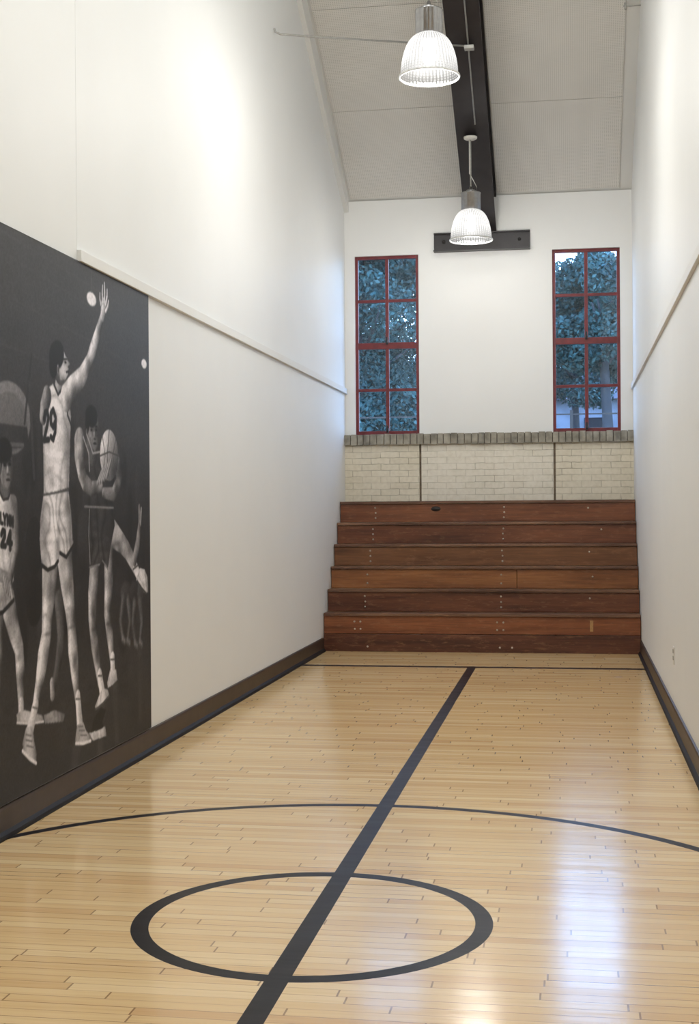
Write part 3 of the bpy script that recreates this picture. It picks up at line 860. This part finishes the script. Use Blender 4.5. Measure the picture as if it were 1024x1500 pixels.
# neck, jersey
limb([(89, 552, 0.050), (85, 580, 0.062)], 0.70, 0.28)
poly([(68, 570), (78, 562), (84, 576), (94, 566), (101, 585), (104, 610), (103, 640), (102, 680), (101, 714), (82, 720), (64, 723), (64, 690), (63, 650), (62, 610)], 0.99, 0.62, 0.30, 20)
smudge(98, 660, 0.05, 0.16, -0.16); smudge(72, 690, 0.08, 0.02, -0.20, 0.3); smudge(86, 700, 0.08, 0.015, -0.2, -0.3)
stroke([(79, 563), (85, 578), (93, 567)], 0.008, 0.13); stroke([(97, 575), (99, 608), (104, 622)], 0.008, 0.13)
stroke([(67, 572), (64, 590), (63, 608)], 0.008, 0.13)
# raised arm
limb([(97, 582, 0.074), (106, 568, 0.066), (120, 552, 0.056), (131, 528, 0.042), (136, 512, 0.046), (143, 488, 0.038), (150, 462, 0.025)], 0.90, 0.30)
smudge(110, 570, 0.04, 0.02, -0.30, 0.8); smudge(130, 530, 0.03, 0.02, -0.25); smudge(101, 588, 0.05, 0.03, -0.25)
limb([(150, 464, 0.028), (151, 455, 0.036), (152, 446, 0.038)], 0.86, 0.45, muscle=0.4)
for chain in (((148, 446), (146.5, 438), (146.5, 430)), ((150.5, 443), (150, 430), (150.5, 419)), ((153, 443), (153.5, 428), (153, 415)), ((155, 446), (157, 434), (157, 425)), ((155, 456), (158, 449), (159, 441))):
    limb([(q[0], q[1], r_) for q, r_ in zip(chain, (0.012, 0.0105, 0.008))], 0.92, 0.5, muscle=0.3)
limb([(69, 580, 0.052), (65, 596, 0.050), (63, 610, 0.042)], 0.66, 0.3)
# head tipped back, profile toward the ball
ell(88, 536, 0.092, 0.096, 0.80, 0.25, tilt=0.5, ld=1)
poly([(93, 520), (98, 524), (99, 528), (103, 533), (99, 537), (101, 541), (99, 544), (100, 548), (96, 556), (88, 557), (86, 540)], 0.84, 0.5, 0.05)
ell(83, 520, 0.100, 0.070, 0.07, 0.8, 0.15, tilt=0.3); ell(78, 536, 0.052, 0.062, 0.07, 0.8, 0.2)
smudge(95, 530, 0.025, 0.016, -0.4); ell(96, 531, 0.013, 0.006, 0.06, 0.9, 0.3); stroke([(92, 526), (98, 526)], 0.004, 0.12)
stroke([(97, 545), (101, 544)], 0.005, 0.12); smudge(93, 556, 0.04, 0.02, -0.35); smudge(90, 545, 0.03, 0.02, 0.1)
ell(85, 541, 0.014, 0.024, 0.62, 0.5, 0.3); ell(85, 541, 0.007, 0.013, 0.28, 0.9, 0.4)
K = 0.10
stroke([(64.5, 614), (66, 604), (69.5, 603), (71, 612), (69, 624), (64.5, 645), (71.5, 644)], 0.015, K)
stroke([(81.5, 612), (78, 600), (74.5, 606), (74.5, 620), (78, 626), (81.5, 616), (81, 632), (78, 644), (74.5, 640)], 0.015, K)

# slight lens softness and film grain of the old print
Gs = (G*2 + np.roll(G, 1, 0)+np.roll(G, -1, 0)+np.roll(G, 1, 1)+np.roll(G, -1, 1))/6
G = Gs*(1 + 0.10*(N7-0.5)) + 0.035*(rng.random(G.shape)-0.5) + 0.02*(N7-0.5)
G = np.clip(G, 0.03, 0.98)
lin = np.where(G <= 0.04045, G/12.92, ((G+0.055)/1.055)**2.4)

def grid_mesh():
    nv = NY*NZ
    co = np.empty((nv+8, 3), np.float32)
    cyo = (MY0+MY1)/2
    co[:nv, 0] = 0.0; co[:nv, 1] = GY.ravel()-cyo; co[:nv, 2] = GZ.ravel()-MZ0
    bxv = [(-0.011, MY0-cyo, 0), (-0.011, MY1-cyo, 0), (-0.011, MY1-cyo, MZ1-MZ0), (-0.011, MY0-cyo, MZ1-MZ0),
           (-0.0002, MY0-cyo-0.004, -0.003), (-0.0002, MY1-cyo+0.004, -0.003), (-0.0002, MY1-cyo+0.004, MZ1-MZ0+0.004), (-0.0002, MY0-cyo-0.004, MZ1-MZ0+0.004)]
    co[nv:] = bxv
    idx = np.arange(nv).reshape(NZ, NY)
    q = np.stack([idx[:-1, :-1], idx[:-1, 1:], idx[1:, 1:], idx[1:, :-1]], -1).reshape(-1, 4)
    b = nv
    sides = np.array([(b+4, b+5, b+6, b+7), (b+0, b+4, b+7, b+3), (b+5, b+1, b+2, b+6), (b+7, b+6, b+2, b+3), (b+0, b+1, b+5, b+4)])
    allq = np.concatenate([q, sides]).astype(np.int32)
    me = bpy.data.meshes.new('mural')
    me.vertices.add(len(co)); me.vertices.foreach_set('co', co.ravel())
    me.loops.add(allq.size); me.loops.foreach_set('vertex_index', allq.ravel())
    me.polygons.add(len(allq))
    me.polygons.foreach_set('loop_start', np.arange(0, allq.size, 4, dtype=np.int32))
    mi = np.zeros(len(allq), np.int32); mi[len(q):] = 1
    me.polygons.foreach_set('material_index', mi)
    me.update(calc_edges=True)
    ca = me.color_attributes.new('print', 'FLOAT_COLOR', 'POINT')
    c = np.ones((len(co), 4), np.float32); c[:, :3] = 0.03
    l = lin.ravel()
    c[:nv, 0] = l*1.0; c[:nv, 1] = l*0.955; c[:nv, 2] = l*0.99
    ca.data.foreach_set('color', c.ravel())
    return me
t = NT('printed_mural')
at = t.n('ShaderNodeAttribute', attribute_name='print')
t.principled(t.mix(0.02, at.outputs['Color'], t.ramp(t.noise(t.pos(), 250.0), [(0, (0.1, 0.1, 0.1, 1)), (1, (0.4, 0.4, 0.4, 1))])), 0.5, 0, None, spec=0.22)
mu = new_obj('wall_mural', grid_mesh(), (XM, (MY0+MY1)/2, MZ0), None, [t.mat, M_dplate])
tag(mu, "large black-and-white printed mural of basketball players mounted on white wall", "mural")

# ------------------------------------------------------------------ outdoors
def leaf_mat():
    t = NT('dusk_foliage')
    f = t.noise(t.pos(), 1.3, 3.0); g = t.noise(t.pos(), 7.0, 2.0)
    k = t.m('ADD', t.m('MULTIPLY', f, 0.6), t.m('MULTIPLY', g, 0.4))
    c = t.ramp(k, [(0.32, (0.010, 0.030, 0.034, 1)), (0.5, (0.026, 0.070, 0.070, 1)), (0.66, (0.070, 0.145, 0.145, 1))])
    t.principled(c, 0.7, spec=0.15)
    return t.mat
M_leaf = leaf_mat()
M_bark = simple('tree_bark', srgb(44, 48, 54), 0.9, 0, 6, 0.3, 0.4)
M_grass = simple('lawn', srgb(40, 56, 44), 0.95, 0, 2, 0.3)
M_house = simple('pale_stucco', srgb(112, 120, 134), 0.8, 0, 1.5, 0.3)
M_roof = simple('shingle_roof', srgb(62, 64, 74), 0.9, 0, 10, 0.3, 0.4)
M_hglass = simple('dark_house_glass', srgb(20, 26, 36), 0.15, 0, 3, 0.2)

o = boxes('ground', [((-70, YF+0.25, -0.5), (70, 120, -0.3))], [M_grass]); tag(o, kind='structure')

def foliage_mesh(seed, rx, ry, rz, n, size):
    r_ = np.random.default_rng(seed)
    K_ = 46
    th = r_.random(K_)*2*np.pi; ph = np.arccos(2*r_.random(K_)-1); rad = 0.35+0.5*r_.random(K_)**0.5
    cl = np.stack([rx*rad*np.sin(ph)*np.cos(th), ry*rad*np.sin(ph)*np.sin(th), rz*rad*np.cos(ph)], 1)
    ci = r_.integers(0, K_, n)
    d = r_.normal(size=(n, 3)); d /= np.linalg.norm(d, axis=1)[:, None]
    c = cl[ci] + d*(0.62*(rx+rz)/4.6)*(r_.random(n)**0.4)[:, None]*np.array([1, 1, 0.8])
    a = r_.normal(size=(n, 3)); a /= np.linalg.norm(a, axis=1)[:, None]
    b = np.cross(a, r_.normal(size=(n, 3))); b /= np.linalg.norm(b, axis=1)[:, None]
    s = size*(0.7+0.6*r_.random(n))[:, None]
    v = np.stack([c-a*s, c+b*s*0.5, c+a*s, c-b*s*0.5], 1).reshape(-1, 3).astype(np.float32)
    me = bpy.data.meshes.new('foliage')
    me.vertices.add(4*n); me.vertices.foreach_set('co', v.ravel())
    me.loops.add(4*n); me.loops.foreach_set('vertex_index', np.arange(4*n, dtype=np.int32))
    me.polygons.add(n); me.polygons.foreach_set('loop_start', np.arange(0, 4*n, 4, dtype=np.int32))
    me.update(calc_edges=True)
    me.materials.append(M_leaf)
    return me
def tree(x, y, hc, rx, rz, seed, n=16000, lab="leafy green tree at dusk outside the window"):
    e = empty('tree', (x, y, -0.3)); tag(e, lab, "tree", "trees outside")
    r_ = random.Random(seed)
    pts = [(x, y, -0.35), (x+0.1, y, 1.2), (x-0.12, y, hc-rz*0.5), (x+0.15, y, hc+rz*0.5)]
    tube('trunk', pts, 0.2, [M_bark], parent=e, radii=[0.22, 0.15, 0.11, 0.04])
    for i in range(6):
        a = r_.uniform(0, 6.28); z = hc - rz*r_.uniform(0.1, 0.7)
        tube('branch', [(x-0.05, y, z), (x+math.cos(a)*rx*0.35, y+math.sin(a)*rx*0.35, z+0.5), (x+math.cos(a)*rx*0.75, y+math.sin(a)*rx*0.75, z+1.1)], 0.08, [M_bark], parent=e, radii=[0.07, 0.05, 0.02], n=8)
    f = new_obj('foliage', foliage_mesh(seed, rx, rx, rz, n, 0.068), (x, y, hc), e)
    f["kind"] = "stuff"
tree(-5.2, 34.0, 6.9, 2.9, 4.4, 21, 76000, "dense leafy tree filling the view outside the window")  # crown made taller to block sky light reflected in the floor
tree(-11.2, 38.0, 4.8, 2.8, 3.0, 22, 20000)
tree(-2.4, 41.0, 5.6, 2.1, 2.6, 23, 26000)
tree(0.9, 34.0, 6.15, 2.3, 1.75, 24, 36000, "leafy tree with a tall bare trunk outside the window")
tree(6.2, 38.0, 5.4, 2.6, 2.8, 25, 26000)
tree(-6.6, 46.0, 7.6, 3.2, 5.2, 26, 50000)  # tall crown behind, also shaped to block that sky reflection
tree(0.2, 46.5, 6.9, 2.2, 2.4, 27, 26000)

hs = empty('house', (2.5, 56, -0.3)); tag(hs, "pale stucco neighbouring house with a shingled gable roof", "house")
boxes('wall', [((-3.4, 54, -0.35), (7.0, 60, 5.6))], [M_house], parent=hs)
bm = bmesh.new()
v = [bm.verts.new(p) for p in ((-5.5, -3.4, 0), (5.5, -3.4, 0), (5.5, 3.4, 0), (-5.5, 3.4, 0), (-5.5, 0, 1.5), (5.5, 0, 1.5))]
for idx in ((0, 1, 5, 4), (2, 3, 4, 5), (0, 4, 3), (1, 2, 5), (3, 2, 1, 0)): bm.faces.new([v[i] for i in idx])
me = bpy.data.meshes.new('roof'); bm.to_mesh(me); bm.free()
new_obj('roof', me, (1.8, 57, 5.6), hs, [M_roof])
for xx in (-1.6, 0.5, 2.0, 4.2):
    boxes('house_window', [((xx, 53.95, 3.6), (xx+0.8, 54.0, 4.9))], [M_hglass], parent=hs)
fe = empty('fence', (0, 28, -0.3)); tag(fe, "dark metal railing fence outside in front of the trees", "fence")
for i in range(13):
    xx = -9+i*1.5
    boxes('post', [((xx-0.03, 27.97, -0.3), (xx+0.03, 28.03, 3.4))], [M_dplate], parent=fe)
for zz in (3.0, 3.3):
    boxes('rail', [((-9.03, 27.985, zz), (9.03, 28.015, zz+0.03))], [M_dplate], parent=fe)

# ------------------------------------------------------------------ world
w = bpy.data.worlds.new('dusk_sky'); scene.world = w; w.use_nodes = True
nt = w.node_tree; nt.nodes.clear()
ow = nt.nodes.new('ShaderNodeOutputWorld'); bg = nt.nodes.new('ShaderNodeBackground')
tc = nt.nodes.new('ShaderNodeTexCoord'); sp = nt.nodes.new('ShaderNodeSeparateXYZ'); rp = nt.nodes.new('ShaderNodeValToRGB')
nt.links.new(tc.outputs['Generated'], sp.inputs[0]); nt.links.new(sp.outputs[2], rp.inputs[0])
rp.color_ramp.elements[0].position = 0.0; rp.color_ramp.elements[0].color = (0.68, 0.80, 1.0, 1)
rp.color_ramp.elements[1].position = 0.6; rp.color_ramp.elements[1].color = (0.36, 0.52, 0.92, 1)
nt.links.new(rp.outputs[0], bg.inputs[0]); bg.inputs[1].default_value = 9.0
nt.links.new(bg.outputs[0], ow.inputs[0])

# ------------------------------------------------------------------ camera
cam = bpy.data.cameras.new('camera'); co = bpy.data.objects.new('camera', cam); COL.objects.link(co)
cam.sensor_fit = 'VERTICAL'; cam.sensor_height = 36; cam.sensor_width = 24; cam.lens = 48.0
cam.shift_y = -6/1500.0
cam.clip_end = 300; cam.clip_start = 0.05
R = Matrix.Rotation(math.radians(9.26), 4, 'Z') @ Matrix.Rotation(math.radians(90), 4, 'X') @ Matrix.Rotation(math.radians(-0.40), 4, 'Z')
co.matrix_world = Matrix.Translation((0, 0, H)) @ R
scene.camera = co
scene.view_settings.view_transform = 'Standard'
scene.view_settings.look = 'None'
scene.view_settings.exposure = 0.0
